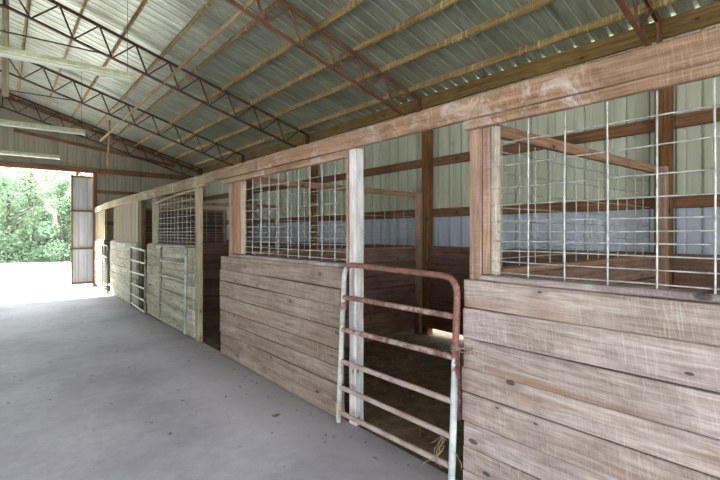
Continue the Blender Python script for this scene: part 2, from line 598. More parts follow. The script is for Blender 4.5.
mb = MB()
vs = [(XB + .3 + 6 * i, -2 + 1.0 * j, -.12 + .02 * math.sin(j * 1.7 + i)) for j in range(20) for i in range(2)]
mb.add(vs, [(2 * j, 2 * j + 1, 2 * j + 3, 2 * j + 2) for j in range(19)])
mb.build('grass_verge', M['grass'], kind='structure')

# ribbed roof sheets, both slopes
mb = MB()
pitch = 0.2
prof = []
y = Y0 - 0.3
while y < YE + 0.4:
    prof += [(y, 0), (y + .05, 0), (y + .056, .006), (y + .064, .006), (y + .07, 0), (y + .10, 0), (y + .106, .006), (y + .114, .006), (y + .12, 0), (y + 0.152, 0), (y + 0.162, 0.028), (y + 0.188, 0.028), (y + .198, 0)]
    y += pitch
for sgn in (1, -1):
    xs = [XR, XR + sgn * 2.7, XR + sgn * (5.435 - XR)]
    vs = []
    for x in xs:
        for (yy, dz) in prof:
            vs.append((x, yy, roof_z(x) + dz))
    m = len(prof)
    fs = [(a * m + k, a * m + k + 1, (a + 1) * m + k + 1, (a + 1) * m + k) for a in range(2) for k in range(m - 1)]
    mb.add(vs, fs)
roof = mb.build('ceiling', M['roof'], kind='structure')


def ribbed(mb, p0, p1, z0, z1, nrm, pitch=0.23, ztop=None, z_open=None):
    """ribbed wall sheet from p0 to p1; ztop(x, y) gives a sloping top"""
    p0 = Vector(p0)
    p1 = Vector(p1)
    d = (p1 - p0)
    L = d.length
    d.normalize()
    nrm = Vector(nrm)
    pts = []
    s = 0.0
    while s < L:
        for (ds, dn) in ((0, 0), (pitch * .40, 0), (pitch * .42, .010), (pitch * .46, .010), (pitch * .50, 0), (pitch * .78, 0), (pitch * .80, .026), (pitch * .88, .026), (pitch * .90, 0)):
            if s + ds <= L:
                pts.append((s + ds, dn))
        s += pitch
    pts.append((L, 0))
    vs = []
    for (q, dn) in pts:
        o = p0 + d * q + nrm * dn
        zt = ztop(o.x) if ztop else z1
        vs.append((o.x, o.y, z0))
        vs.append((o.x, o.y, zt))
    fs = [(2 * k, 2 * k + 2, 2 * k + 3, 2 * k + 1) for k in range(len(pts) - 1)]
    mb.add(vs, fs)


mb = MB()
ribbed(mb, (XB + .01, Y0, 0), (XB + .01, YE + .03, 0), 0.07, roof_z(XB) - 0.03, (1, 0, 0))
mb.build('wall_right', M['siding_r'], kind='structure')
# left long side: sheeting with an unseen open bay added to light the near stalls
mb = MB()
ribbed(mb, (XL - .01, 4.2, 0), (XL - .01, YE + .03, 0), 0.0, roof_z(XL), (-1, 0, 0))
ribbed(mb, (XL - .01, Y0, 0), (XL - .01, 0.4, 0), 0.0, roof_z(XL), (-1, 0, 0))
ribbed(mb, (XL - .01, 0.4, 0), (XL - .01, 4.2, 0), 3.0, roof_z(XL), (-1, 0, 0))
mb.build('wall_left', M['siding_r'], kind='structure')
# end wall around the big doorway
DX0, DX1, DZ = -2.1, 2.2, 3.44
mb = MB()
ribbed(mb, (DX1, YE + .03, 0), (XB + .03, YE + .03, 0), 0.0, 0, (0, 1, 0), ztop=roof_z)
ribbed(mb, (XL, YE + .03, 0), (DX0, YE + .03, 0), 0.0, 0, (0, 1, 0), ztop=roof_z)
ribbed(mb, (DX0, YE + .03, 0), (DX1, YE + .03, 0), DZ, 0, (0, 1, 0), ztop=roof_z)
mb.build('wall_end', M['siding_e'], kind='structure')
# near end wall behind the camera, added to narrow the light to a doorway
mb = MB()
ribbed(mb, (DX1 + .3, Y0 - .03, 0), (XB + .03, Y0 - .03, 0), 0.0, 0, (0, -1, 0), ztop=roof_z)
ribbed(mb, (XL, Y0 - .03, 0), (DX0 - .3, Y0 - .03, 0), 0.0, 0, (0, -1, 0), ztop=roof_z)
ribbed(mb, (DX0 - .3, Y0 - .03, 0), (DX1 + .3, Y0 - .03, 0), DZ + .2, 0, (0, -1, 0), ztop=roof_z)
mb.build('wall_near', M['siding_e'], kind='structure')

# timber of the end wall
mb = MB()
mb.beam((XL, YE - 0.02, 3.50), (XB, YE - 0.02, 3.50), 0.05, 0.16, seg=12, rough=0.004)
one(mb, 'header_board', M['girt_x'], 'long reddish header board across the end wall above the bright doorway', 'board', (0, YE, 3.5))
mb = MB()
mb.beam((DX1 + 0.05, YE - 0.02, 0.0), (DX1 + 0.05, YE - 0.02, 3.41), 0.1, 0.06, up=(0, 1, 0))
one(mb, 'door_jamb', M['back_post'], 'reddish timber jamb at the right edge of the big doorway', 'door jamb', (DX1 + .05, YE, 0))
mb = MB()
mb.beam((DX0 - 0.05, YE - 0.02, 0.0), (DX0 - 0.05, YE - 0.02, 3.41), 0.1, 0.06, up=(0, 1, 0))
one(mb, 'door_jamb', M['back_post'], 'timber jamb at the far left edge of the big doorway', 'door jamb', (DX0 - .05, YE, 0))
mb = MB()
mb.beam((DX1 + 0.1, YE - 0.02, 2.86), (XB, YE - 0.02, 2.86), 0.05, 0.10, seg=5, rough=0.003)
one(mb, 'wall_girt', M['girt_x'], 'short horizontal girt on the end wall just under the header, right of the doorway', 'wall girt', (DX1 + .1, YE, 2.86))
mb = MB()
mb.beam((DX1 + 0.1, YE - 0.02, 1.9), (XB, YE - 0.02, 1.9), 0.05, 0.10, seg=5, rough=0.003)
one(mb, 'wall_girt', M['girt_x'], 'lower horizontal girt on the end wall behind the last stall', 'wall girt', (DX1 + .1, YE, 1.9))
mb = MB()
mb.beam((0.30, YE - 0.03, 4.46), (4.6, YE - 0.03, 3.86), 0.05, 0.09, seg=6, rough=0.004)
one(mb, 'gable_board', M['girt_x'], 'sloping reddish board nailed across the gable siding above the header', 'board', (2.4, YE, 4.1))
mb = MB()
mb.beam((XR, YE - 0.02, roof_z(XR) - 0.09), (XB, YE - 0.02, roof_z(XB) - 0.09), 0.05, 0.10, seg=8, rough=0.003)
one(mb, 'rake_board', M['girt_x'], 'dark rake board along the top of the end wall under the roof sheets', 'board', (2.7, YE, 4.6))

# sliding door leaf standing in the doorway
leaf = thing('door_1', 'pale ribbed metal sliding door leaf standing part open outside the doorway', 'door', (2.2, YE + .12, 0))
leaf['kind'] = 'structure'
mb = MB()
ribbed(mb, (1.66, YE + .16, 0), (2.95, YE + .16, 0), 0.03, 3.34, (0, 1, 0), pitch=.22)
mb.build('siding', M['siding_door'], leaf)
mb = MB()
for z in (0.08, 1.12, 2.26, 3.30):
    mb.box(1.65, 2.95, YE + .10, YE + .14, z - .026, z + .026)
for x in (1.67, 2.93):
    mb.box(x - .02, x + .02, YE + .10, YE + .15, 0.03, 3.34)
mb.build('door_frame', M['girt_x'], leaf)

# ------------------------------------------------------------------ right wall framing
PY = [1.55, 4.83, 8.14, 11.4, 15.35]
ordn = ['nearest', 'second', 'third', 'fourth', 'farthest']
where = ['behind the wire of the nearest stall', 'seen through the open stall doorway beside the white post',
         'behind the middle wire grille', 'behind the far end of the middle grille', 'in the far corner by the end wall']
for k, y in enumerate(PY):
    mb = MB()
    mb.beam((5.34, y, -0.05), (5.34, y, 3.55), 0.14, 0.14, up=(0, 1, 0), seg=6, rough=.003)
    one(mb, 'wall_post', M['back_post'], 'dark brown timber wall post %s' % where[k], 'post', (5.34, y, 0), 'posts of the right wall')
bays = [(-2.0, 1.48), (1.62, 4.76), (4.90, 8.07), (8.21, 11.33), (11.47, 15.28)]
bn = ['at the right edge, before the nearest wall post', 'in the bay of the nearest stall doorway', 'in the bay behind the middle grille',
      'in the fourth bay, past the middle grille', 'in the farthest bay by the end wall']
for k, (a, b) in enumerate(bays):
    for z, w in ((2.75, 'upper'), (1.925, 'lower')):
        mb = MB()
        mb.beam((5.42, a, z), (5.42, b, z + random.uniform(-.01, .01)), 0.045, 0.135, seg=5, rough=.003)
        one(mb, 'wall_girt', M['girt'], '%s brown girt %s' % (w, bn[k]), 'wall girt', (5.42, a, z), 'girts of the right wall')
mb = MB()
mb.beam((5.39, Y0, 3.735), (5.39, 15.6, 3.735), 0.045, 0.20, seg=16, rough=.002)
one(mb, 'eave_plate', M['plate'], 'long deep timber plate along the eave, daylight showing above it', 'beam', (5.39, 0, 3.7))


def planks(mb, ax, c0, c1, face, th, joints, jit=.006, warp=.004, ends=.012, seg=8, nrm=1):
    """stack of rough boards; ax 'y' runs along Y at x=face, ax 'x' runs along X at y=face"""
    for k in range(len(joints) - 1):
        z1, z0 = joints[k], joints[k + 1] + .005
        a = c0 + random.uniform(-ends, ends)
        b = c1 + random.uniform(-ends, ends)
        f = face + random.uniform(-jit, jit)
        vs = []
        fs = []
        c = .005
        prof = [(0, z0 + c), (0, z1 - c), (c, z1), (th - c, z1), (th, z1 - c), (th, z0 + c), (th - c, z0), (c, z0)]
        ph = random.uniform(0, 9)
        for i in range(seg + 1):
            t_ = a + (b - a) * i / seg
            dz = warp * math.sin(t_ * 1.9 + ph)
            dx = warp * math.sin(t_ * 2.3 + ph * 2)
            for (px, pz) in prof:
                q = f + nrm * px + dx
                vs.append((q, t_, pz + dz) if ax == 'y' else (t_, q, pz + dz))
        for i in range(seg):
            for j in range(8):
                fs.append((i * 8 + j, i * 8 + (j + 1) % 8, (i + 1) * 8 + (j + 1) % 8, (i + 1) * 8 + j))
        fs += [tuple(range(8)), tuple(range(seg * 8 + 7, seg * 8 - 1, -1))]
        mb.add(vs, fs)


# kick boards of the right wall, bay by bay
kj = [1.39, 1.20, 1.0, .79, .60, .40, .21, .10]
for k, (a, b) in enumerate(bays):
    mb = MB()
    planks(mb, 'y', max(a, -1.6) + .01, b - .01, 5.33, .04, kj[:-1] + ([.07] if k == 1 else [-.03]))
    one(mb, 'kick_boards', M['stall_planks_y'], 'dark kick boards %s' % bn[k], 'boards', (5.33, a, 0), 'kick boards of the right wall')

# ------------------------------------------------------------------ cattle-panel grids
WZ = [2.245, 2.12, 1.99, 1.86, 1.76, 1.668, 1.607, 1.55, 1.496, 1.434, 1.37]


def grid(mb, ax, c0, c1, face, zs, first, step=.205, r=.0042, rh=.0032, ztop=None):
    z0, z1 = zs[-1] - .02, ztop or zs[0] + .015
    y = first
    while y <= c1 + 1e-6:
        if y >= c0:
            j = random.uniform(-.004, .004)
            p = [(face, y + j, z0), (face + random.uniform(-.002, .002), y + j, (z0 + z1) / 2), (face, y + random.uniform(-.003, .003), z1)]
            if ax == 'x':
                p = [(b, a, z) for (a, b, z) in p]
            mb.tube(p, r, 6)
        y += step
    for z in zs:
        m = 8
        p = []
        for i in range(m + 1):
            yy = c0 + (c1 - c0) * i / m
            p.append((face + .007, yy, z + (random.uniform(-.003, .003) if 0 < i < m else 0)))
        if ax == 'x':
            p = [(b, a, z_) for (a, b, z_) in p]
        mb.tube(p, rh, 6)


# ------------------------------------------------------------------ stall fronts
def header(y0, y1, label, zt, zb, mat, x=2.262, w=.05):
    mb = MB()
    seg = max(2, int((y1 - y0) * 3))
    mb.beam((x, y0, (zt + zb) / 2), (x, y1, (zt + zb) / 2), w, zt - zb, seg=seg, rough=.0022, c=.008)
    return one(mb, 'header_beam', mat, label, 'beam', (x, y0, zb), 'header beams along the stall fronts')


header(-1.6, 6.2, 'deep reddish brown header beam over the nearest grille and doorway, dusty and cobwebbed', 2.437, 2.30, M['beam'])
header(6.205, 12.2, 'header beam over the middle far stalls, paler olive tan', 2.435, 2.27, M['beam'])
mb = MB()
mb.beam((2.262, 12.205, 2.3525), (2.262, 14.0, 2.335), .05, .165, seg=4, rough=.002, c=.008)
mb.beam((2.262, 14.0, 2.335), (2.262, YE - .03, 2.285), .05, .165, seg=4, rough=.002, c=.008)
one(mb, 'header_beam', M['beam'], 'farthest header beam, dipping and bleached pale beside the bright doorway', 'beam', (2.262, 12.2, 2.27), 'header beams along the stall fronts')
mb = MB()
mb.beam((2.262, -1.6, 2.268), (2.262, 1.72, 2.268), .046, .058, seg=10, rough=.002, c=.007)
one(mb, 'header_strip', M['beam'], 'thin reddish strip under the header beam along the top of the nearest grille', 'strip', (2.262, -1.6, 2.24))
mb = MB()
mb.beam((2.262, 2.96, 2.262), (2.262, 5.55, 2.262), .046, .062, seg=10, rough=.002, c=.007)
one(mb, 'header_strip', M['beam'], 'thin strip under the header beam along the top of the middle grille', 'strip', (2.262, 2.96, 2.24))


def post(y0, y1, zb, zt, mat, label, x0=XF, x1=XF + .09):
    mb = MB()
    mb.beam(((x0 + x1) / 2, (y0 + y1) / 2, zb), ((x0 + x1) / 2, (y0 + y1) / 2, zt), x1 - x0, y1 - y0, up=(0, 1, 0), seg=10, rough=.0022, c=.006)
    return one(mb, 'stall_post', mat, label, 'post', ((x0 + x1) / 2, (y0 + y1) / 2, zb), 'posts of the stall fronts')


post(1.62, 1.71, 0, 2.30, M['post_brown'], 'brown rough post at the left edge of the nearest grille')
post(2.85, 2.94, 0, 2.30, M['post_white'], 'tall whitish dusty post the rusty pipe gate swings from')
post(5.38, 5.47, 0, 2.24, M['post_brown'], 'brown post at the left edge of the middle grille', XF, XF + .09)
post(6.50, 6.62, 0, 2.27, M['post_tan'], 'tan post standing on the floor beside the dark second stall opening', XF - .03, XF + .04)
post(9.0, 9.14, 1.3, 2.275, M['post_tan'], 'pale post at the left edge of the third stall grille')
post(10.0, 10.28, 0, 2.275, M['post_far'], 'dark olive post right of the tan slatted stall window')


def panel(y0, y1, mat, joints, label, sill=True, sill_end=.03, x=XP, seg=10):
    t = thing('plank_barrier', label, 'stall wall', (x, y0, 0), 'plank stall fronts')
    mb = MB()
    planks(mb, 'y', y0, y1, x, .045, joints, seg=seg, jit=.007, warp=.0035, ends=.01)
    mb.build('planks', mat, t)
    if sill:
        mb = MB()
        mb.beam((x + .085, y0 + .05, joints[0] + .018), (x + .085, y1 - sill_end, joints[0] + .018), .13, .034, seg=10, rough=.003, c=.008)
        mb.build('sill', M['sill'], t)
    return t


J1 = [1.31, 1.137, .950, .765, .61, .43, .275, .125, 0.0]
J2 = [1.30, 1.12, .975, .78, .60, .45, .305, .14, 0.01]
panel(-1.6, 1.725, M['near_planks'], J1, 'weathered pinkish grey rough-sawn plank stall front at the right, nearest the camera', sill_end=.115)
panel(3.0, 5.63, M['mid_planks'], J2, 'grey brown plank stall front left of the white post', sill_end=.26)
J3 = [1.37, 1.17, .99, .80, .61, .43, .22, .02]
panel(6.65, 9.35, M['far_planks'], J3, 'pale plank stall front behind the folded-back grey gate', seg=8)
panel(10.2, 13.1, M['far_planks'], J3, 'greenish pale plank stall front below the tan slatted window', seg=8)
panel(14.1, 15.55, M['far_planks'], J3, 'farthest plank stall front, bleached by the doorway light', seg=6)


# wire grilles above the fronts
def grille(y0, y1, first, zs, mat, label, jambs, x=XF + .012, r=.0046, rh=.0042, ztop=None, step=.205):
    t = thing('wire_grille', label, 'wire grille', (x, y0, 1.34), 'wire grilles above the stall fronts')
    mb = MB()
    grid(mb, 'y', y0, y1, x, zs, first, step=step, r=r, rh=rh, ztop=ztop)
    mb.build('wire_grid', mat, t)
    for (a, b, m, x0, x1, z0, z1) in jambs:
        mb = MB()
        mb.beam(((x0 + x1) / 2, (a + b) / 2, z0), ((x0 + x1) / 2, (a + b) / 2, z1), x1 - x0, b - a, up=(0, 1, 0), seg=5, rough=.0015, c=.004)
        mb.build('jamb', m, t)
    return t


grille(-1.4, 1.56, -1.385, [1.6 + (z - 1.6) * 1.018 for z in WZ], M['wire'], 'large wire grille filling the nearest stall window',
       [(1.567, 1.615, M['post_brown'], XF + .005, XF + .045, 1.35, 2.238), (1.52, 1.565, M['jamb_light'], XF + .02, XF + .055, 1.35, 2.238)], r=.0048, rh=.0042, step=.208)
grille(2.97, 5.10, 2.95, WZ, M['wire'], 'long wire grille of the middle stall, left of the white post',
       [(5.17, 5.37, M['jamb_orange'], XF + .03, XF + .07, 1.34, 2.23), (5.07, 5.165, M['jamb_light'], XF + .03, XF + .06, 1.34, 2.23), (2.955, 2.985, M['post_brown'], XF, XF + .03, 1.34, 2.23)])
grille(6.62, 9.0, 6.75, [z * .97 + .06 for z in WZ[1:]], M['wire_far'], 'wire grille of the third stall, above the folded-back gate',
       [(8.82, 8.98, M['post_tan'], XF, XF + .05, 1.40, 2.25)], ztop=2.2, r=.004, rh=.0036)
grille(9.36, 9.84, 9.4, [z * .97 + .06 for z in WZ[1:6]], M['wire_far'], 'small scrap of wire high in the third stall opening', [], r=.003, rh=.002) if False else None
mb = MB()
mb.tube([(2.262, 6.60 + 2.42 * k / 10, 2.245 - .10 * (k / 10) ** 1.6) for k in range(11)], .022, 8)
one(mb, 'sagging_slat', M['post_tan'], 'thin pale slat sagging under the header over the third grille', 'slat', (2.255, 6.6, 2.1))

for (a, b, lab) in ((10.32, 12.75, 'tan ribbed sheet closing the fourth stall window'), (14.15, 15.55, 'bright ribbed sheet closing the last stall window by the doorway')):
    t = thing('window_sheet', lab, 'metal sheet', (XF, a, 1.38), 'metal sheets over stall windows')
    mb = MB()
    ribbed(mb, (XF, a, 0), (XF, b, 0), 1.38, 2.27, (-1, 0, 0), pitch=.2)
    mb.build('ribbed_sheet', M['siding_w'], t)
    mb = MB()
    mb.box(XF + .03, XF + .06, a, b, 1.385, 1.43)
    mb.box(XF + .03, XF + .06, a, a + .05, 1.432, 2.265)
    mb.box(XF + .03, XF + .06, b - .05, b, 1.432, 2.265)
    mb.build('sheet_frame', M['brace_y'], t)


# ------------------------------------------------------------------ partitions between stalls
def partition(y, label, jz, wire=True, x0=2.38, rail=(2.23, 2.24), mat='stall_planks_x'):
    t = thing('stall_partition', label, 'partition', (3.8, y, 0), 'partitions between the stalls')
    mb = MB()
    planks(mb, 'x', x0, 5.25, y, .045, jz, seg=8, jit=.005)
    mb.build('planks', M[mat], t)
    mb = MB()
    mb.beam((x0, y + .02, jz[0] + .02), (5.25, y + .02, jz[0] + .02), .09, .036, seg=8, rough=.003)
    mb.build('ledge', M['rail_x'], t)
    mb = MB()
    mb.beam((x0, y + .02, rail[0]), (5.25, y + .02, rail[1]), .045, .075, seg=8, rough=.003)
    mb.build('top_rail', M['rail_x'], t)
    mb = MB()
    mb.beam((5.21, y - .03, 0), (5.21, y - .03, rail[1] + .03), .09, .09, up=(0, 1, 0))
    mb.build('end_stud', M['post_brown'], t)
    if wire:
        mb = MB()
        grid(mb, 'x', x0 + .02, 5.16, y + .06, WZ[1:], x0 + .12, r=.0042, rh=.0036, ztop=2.2)
        mb.build('wire_grid', M['wire'], t)
    return t


PJ = [1.34, 1.15, .96, .77, .58, .39, .20, -.03]
partition(1.56, 'partition of boards and wire at the near end of the open stall, seen through the nearest grille', PJ)
partition(4.92, 'partition of boards and wire across the open stall, seen through its gateway', PJ, rail=(2.24, 2.21))
partition(9.6, 'board and wire partition glimpsed in the dark opening by the tan post', PJ)
partition(12.85, 'farthest partition, solid boards added for the shade in the opening beside the slatted window', [2.2, 2.0, 1.8, 1.6] + PJ, wire=False, mat='stall_planks_y')  # upper boards added in place of wire for the dark inside the opening


# ------------------------------------------------------------------ pipe gates
def arc(c, r, a0, a1, u, v, n=7):
    return [Vector(c) + Vector(u) * r * math.cos(a0 + (a1 - a0) * k / n) + Vector(v) * r * math.sin(a0 + (a1 - a0) * k / n) for k in range(n + 1)]


def gate(label, BL, TL, TR, BR, rails, r, mats, name='pipe_gate', hinges=None, sag=0.0, rc=.12):
    """corner points BL TL TR BR; rails are fractions of height from top; mats = (left post, right post, rails)"""
    BL, TL, TR, BR = map(Vector, (BL, TL, TR, BR))
    t = thing(name, label, 'gate', tuple(BL), 'pipe gates of the stalls')
    u = (TR - TL).normalized()
    dl = (BL - TL).normalized()
    dr = (BR - TR).normalized()
    # left upright, top bar, right upright as one bent pipe in three meshes
    cl = [TL + dl * rc + (TL + u * rc - (TL + dl * rc)) * 0]

    def corner(P, d0, d1, n=7):
        return [((1 - s) ** 2) * (P + d0 * rc) + 2 * s * (1 - s) * P + s * s * (P + d1 * rc) for s in [k / n for k in range(n + 1)]]
    c1 = corner(TL, dl, u)
    c2 = corner(TR, -u, dr)
    h = len(c1) // 2
    mb = MB(); mb.tube([BL] + c1[:h + 1], r, 12); mb.build('upright', mats[0], t)
    mb = MB(); mb.tube(c1[h:] + [(TL + TR) / 2 + Vector((0, 0, sag))] + c2[:h + 1], r, 12); mb.build('top_bar', mats[2], t)
    mb = MB(); mb.tube(c2[h:] + [BR], r, 12); mb.build('upright', mats[1], t)
    for (fl, fr) in rails:
        a = TL.lerp(BL, fl) + u * r * .6
        b = TR.lerp(BR, fr) - u * r * .6
        mb = MB()
        mb.tube([a, a.lerp(b, .5) + Vector((0, 0, sag * .4)), b], r * .92, 10)
        mb.build('rail', mats[2], t)
    if hinges:
        for (f, side, out) in hinges:
            P = (TL.lerp(BL, f) if side == 'l' else TR.lerp(BR, f))
            mb = MB()
            mb.tube([P - Vector((0, 0, .03)), P + Vector((0, 0, .03))], r * 1.35, 12)
            mb.tube([P, P + Vector(out)], r * .35, 8)
            mb.build('hinge', mats[2], t)
    return t


XG = 2.185
gate('rusty and white six-bar pipe gate hanging open from the white post, nearest the camera',
     (XG - .005, 2.955, .03), (XG, 2.875, 1.345), (XG, 1.725, 1.325), (XG - .01, 1.765, .035),
     [(.205, .19), (.41, .385), (.61, .60), (.775, .77), (.935, .915)], .0215,
     (M['gate_post_white'], M['gate_post_red'], M['gate_mix']), hinges=[(.26, 'l', (.03, .03, 0)), (.9, 'l', (.03, .03, 0))])
gate('grey pipe gate swung fully open against the third plank stall front',
     (2.13, 8.05, .14), (2.15, 8.05, 1.37), (2.13, 6.66, 1.40), (2.12, 6.70, .10),
     [(.20, .20), (.40, .40), (.60, .60), (.79, .79), (.96, .96)], .021,
     (M['gate_grey'], M['gate_blue'], M['gate_grey']), hinges=[(.3, 'r', (.06, -.03, 0))])
gate('grey pipe gate closing the stall opening right of the tan slatted window',
     (2.19, 10.5, .03), (2.19, 10.5, 1.30), (2.17, 9.20, 1.25), (2.17, 9.22, .02),
     [(.22, .20), (.42, .39), (.62, .60), (.80, .79), (.95, .97)], .021,
     (M['gate_grey'], M['gate_grey'], M['gate_blue']), rc=.08)
g = gate('pale mesh-filled pipe gate nearest the doorway light',
         (2.19, 13.95, .03), (2.19, 13.95, 1.27), (2.17, 13.05, 1.26), (2.17, 13.05, .02),
         [(.25, .25), (.97, .97)], .021, (M['gate_blue'], M['gate_grey'], M['gate_blue']), rc=.08)
mb = MB()
for k in range(1, 14):
    z = .08 + (1.0 - .08) * k / 14
    mb.tube([(2.19, 13.94, z), (2.17, 13.06, z)], .005, 6)
mb.build('mesh_infill', M['wire_far'], g)

# chain hanging from the latch end of the nearest gate
mb = MB()
cz = .86
for k in range(17):
    zc = cz - k * .024
    L_, W_ = .017, .009
    ang = 0 if k % 2 else PI / 2
    pts = []
    for q in range(12):
        a = 2 * PI * q / 12
        dx = W_ * math.cos(a)
        dz = L_ * math.sin(a)
        pts.append((2.165 + dx * math.cos(ang), 1.705 - 0.0005 * k + dx * math.sin(ang), zc + dz))
    mb.tube(pts, .0032, 6, closed=True)
one(mb, 'hanging_chain', M['chain'], 'reddish chain hanging beside the free end of the rusty gate', 'chain', (2.165, 1.705, .86))

# hook and twine where the gate meets the panel
mb = MB()
for s in range(3):
    pts = []
    for q in range(16):
        a = 2 * PI * q / 15
        pts.append((XG + .028 * math.cos(a), 1.742 + .030 * math.sin(a), .875 + .012 * s + .006 * math.sin(a * 2 + s)))
    mb.tube(pts, .0045, 6)
mb.tube([(XG - .02, 1.73, .88), (2.19, 1.69, .895), (2.222, 1.66, .885), (2.215, 1.64, .90)], .005, 6)
mb.tube([(XG - .02, 1.73, .87), (2.20, 1.685, .87), (2.221, 1.665, .86)], .004, 6)
one(mb, 'tie_wire', M['twine'], 'knot of old twine and wire tying the rusty gate to the near planks', 'twine', (XG, 1.74, .87))
mb = MB()
for s in range(9):
    p = Vector((XG - .01, 1.80 + random.uniform(-.03, .04), .30 + random.uniform(-.05, .06)))
    pts = [p.copy()]
    d = Vector((random.uniform(-.3, .3), random.uniform(-.3, .9), random.uniform(-1, .3))).normalized()
    for q in range(7):
        d = (d + Vector((random.uniform(-.3, .3), random.uniform(-.5, .5), random.uniform(-.6, .2)))).normalized()
        p = p + d * .028
        p.z = max(p.z, .02)
        pts.append(p.copy())
    mb.tube(pts, .0028, 5)
one(mb, 'twine_tangle', M['twine'], 'frayed tangle of baling twine caught low on the rusty gate', 'twine', (XG, 1.8, .3))

# ------------------------------------------------------------------ roof framing
PX = [.36, 1.01, 1.62, 2.235, 2.79, 3.357, 3.95, 4.48, 5.07]
names = ['topmost purlin, nearest the ridge', 'second purlin down from the ridge', 'third purlin down from the ridge', 'fourth purlin down from the ridge',
         'middle purlin, fifth from the ridge', 'fourth purlin up from the eave plate', 'third purlin up from the eave plate',
         'second purlin up from the eave plate', 'lowest purlin, just above the eave plate']
for k, x in enumerate(PX):
    mb = MB()
    zt = roof_z(x) - .008
    hh = .075 if x < 3 else .095
    mb.beam((x, Y0 + .1, zt - hh / 2), (x, YE - .1, zt - hh / 2), .042, hh, up=(.29, 0, 1), seg=14, rough=.002)
    one(mb, 'roof_purlin', M['purlin'], 'olive brown roof %s' % names[k], 'purlin', (x, 0, zt), 'purlins under the roof')


def truss(y, mat, label, lab2=None):
    t = thing('roof_truss', label, 'roof truss', (XR, y, 3.6), 'welded steel roof trusses')

    def top(x):
        return 5.385 - .305 * (abs(x - XR) + XR)

    def bot(x):
        return 4.95 - .298 * (abs(x - XR) + XR)
    mbt = MB()
    mbb = MB()
    mbw = MB()
    for sgn in (1, -1):
        X = lambda q: XR + sgn * q
        e = 5.27
        # double-angle chords
        for dy in (-.014, .014):
            mbt.beam((X(0), y + dy, top(X(0))), (X(e), y + dy, top(X(e))), .006, .038)
            mbb.beam((X(0), y + dy, bot(X(0))), (X(5.13), y + dy, bot(X(5.13))), .006, .038)
        mbt.beam((X(0), y, top(X(0)) + .017), (X(e), y, top(X(e)) + .017), .05, .006)
        mbb.beam((X(0), y, bot(X(0)) - .017), (X(5.13), y, bot(X(5.13)) - .017), .05, .006)
        q = .31
        mbw.beam((X(0), y, bot(X(0))), (X(.0), y, top(X(0))), .022, .022, up=(0, 1, 0))
        mbw.beam((X(0.0), y, top(X(0))), (X(.31), y, bot(X(.31))), .022, .022, up=(0, 1, 0))
        while q < 5.1:
            qt = q + .36
            mbw.beam((X(q), y, bot(X(q))), (X(min(qt, 5.25)), y, top(X(min(qt, 5.25)))), .022, .022, up=(0, 1, 0))
            q2 = q + .545
            if q2 < 5.12 and qt < 5.25:
                mbw.beam((X(qt), y, top(X(qt))), (X(q2), y, bot(X(q2))), .026, .026, up=(0, 1, 0))
            q = q2
        mbw.beam((X(5.24), y, bot(X(5.24)) - .06), (X(5.24), y, top(X(5.24))), .10, .03, up=(0, 1, 0))
    mbt.build('top_chord', mat, t)
    mbb.build('bottom_chord', mat, t)
    mbw.build('web_bars', mat, t)
    mb = MB()
    mb.tube([(XR - 1.4, y - .02, 4.55), (XR + 1.4, y - .02, 4.55)], .012, 8)
    mb.build('tie_rod', mat, t)
    return t


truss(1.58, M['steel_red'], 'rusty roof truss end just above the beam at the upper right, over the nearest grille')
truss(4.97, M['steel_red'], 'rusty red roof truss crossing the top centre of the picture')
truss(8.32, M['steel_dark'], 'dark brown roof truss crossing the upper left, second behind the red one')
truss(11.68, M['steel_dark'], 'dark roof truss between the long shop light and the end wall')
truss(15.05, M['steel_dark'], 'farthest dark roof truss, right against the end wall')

mb = MB()
mb.beam((2.27, 1.7, 4.29), (2.27, 14.8, 4.29), .028, .055, seg=14, rough=.004)
one(mb, 'brace_board', M['brace_y'], 'long tan brace board running lengthwise under the trusses', 'board', (2.27, 1.7, 4.3))
mb = MB()
mb.beam((2.25, 13.5, 3.33), (2.29, 13.5, 4.64), .045, .045, up=(0, 1, 0), seg=4, rough=.004)
one(mb, 'hanging_stud', M['brace_z'], 'thin pale upright stick hanging from the brace board down to the header', 'stud', (2.27, 13.5, 3.3))
mb = MB()
mb.beam((.06, 8.365, 3.62), (.06, 8.365, 5.37), .085, .06, up=(0, 1, 0), seg=6, rough=.004)
one(mb, 'ridge_stud', M['post_tan'], 'mottled upright timber hanging under the ridge at the far upper left', 'stud', (.06, 8.52, 3.6))
mb = MB()
mb.beam((.1, 11.78, 4.50), (3.4, 11.78, 4.10), .04, .07, seg=8, rough=.004)
one(mb, 'cross_brace', M['rail_x'], 'pinkish brace board slanting across the fourth truss below the roof', 'board', (1.5, 11.78, 4.3)) if False else None


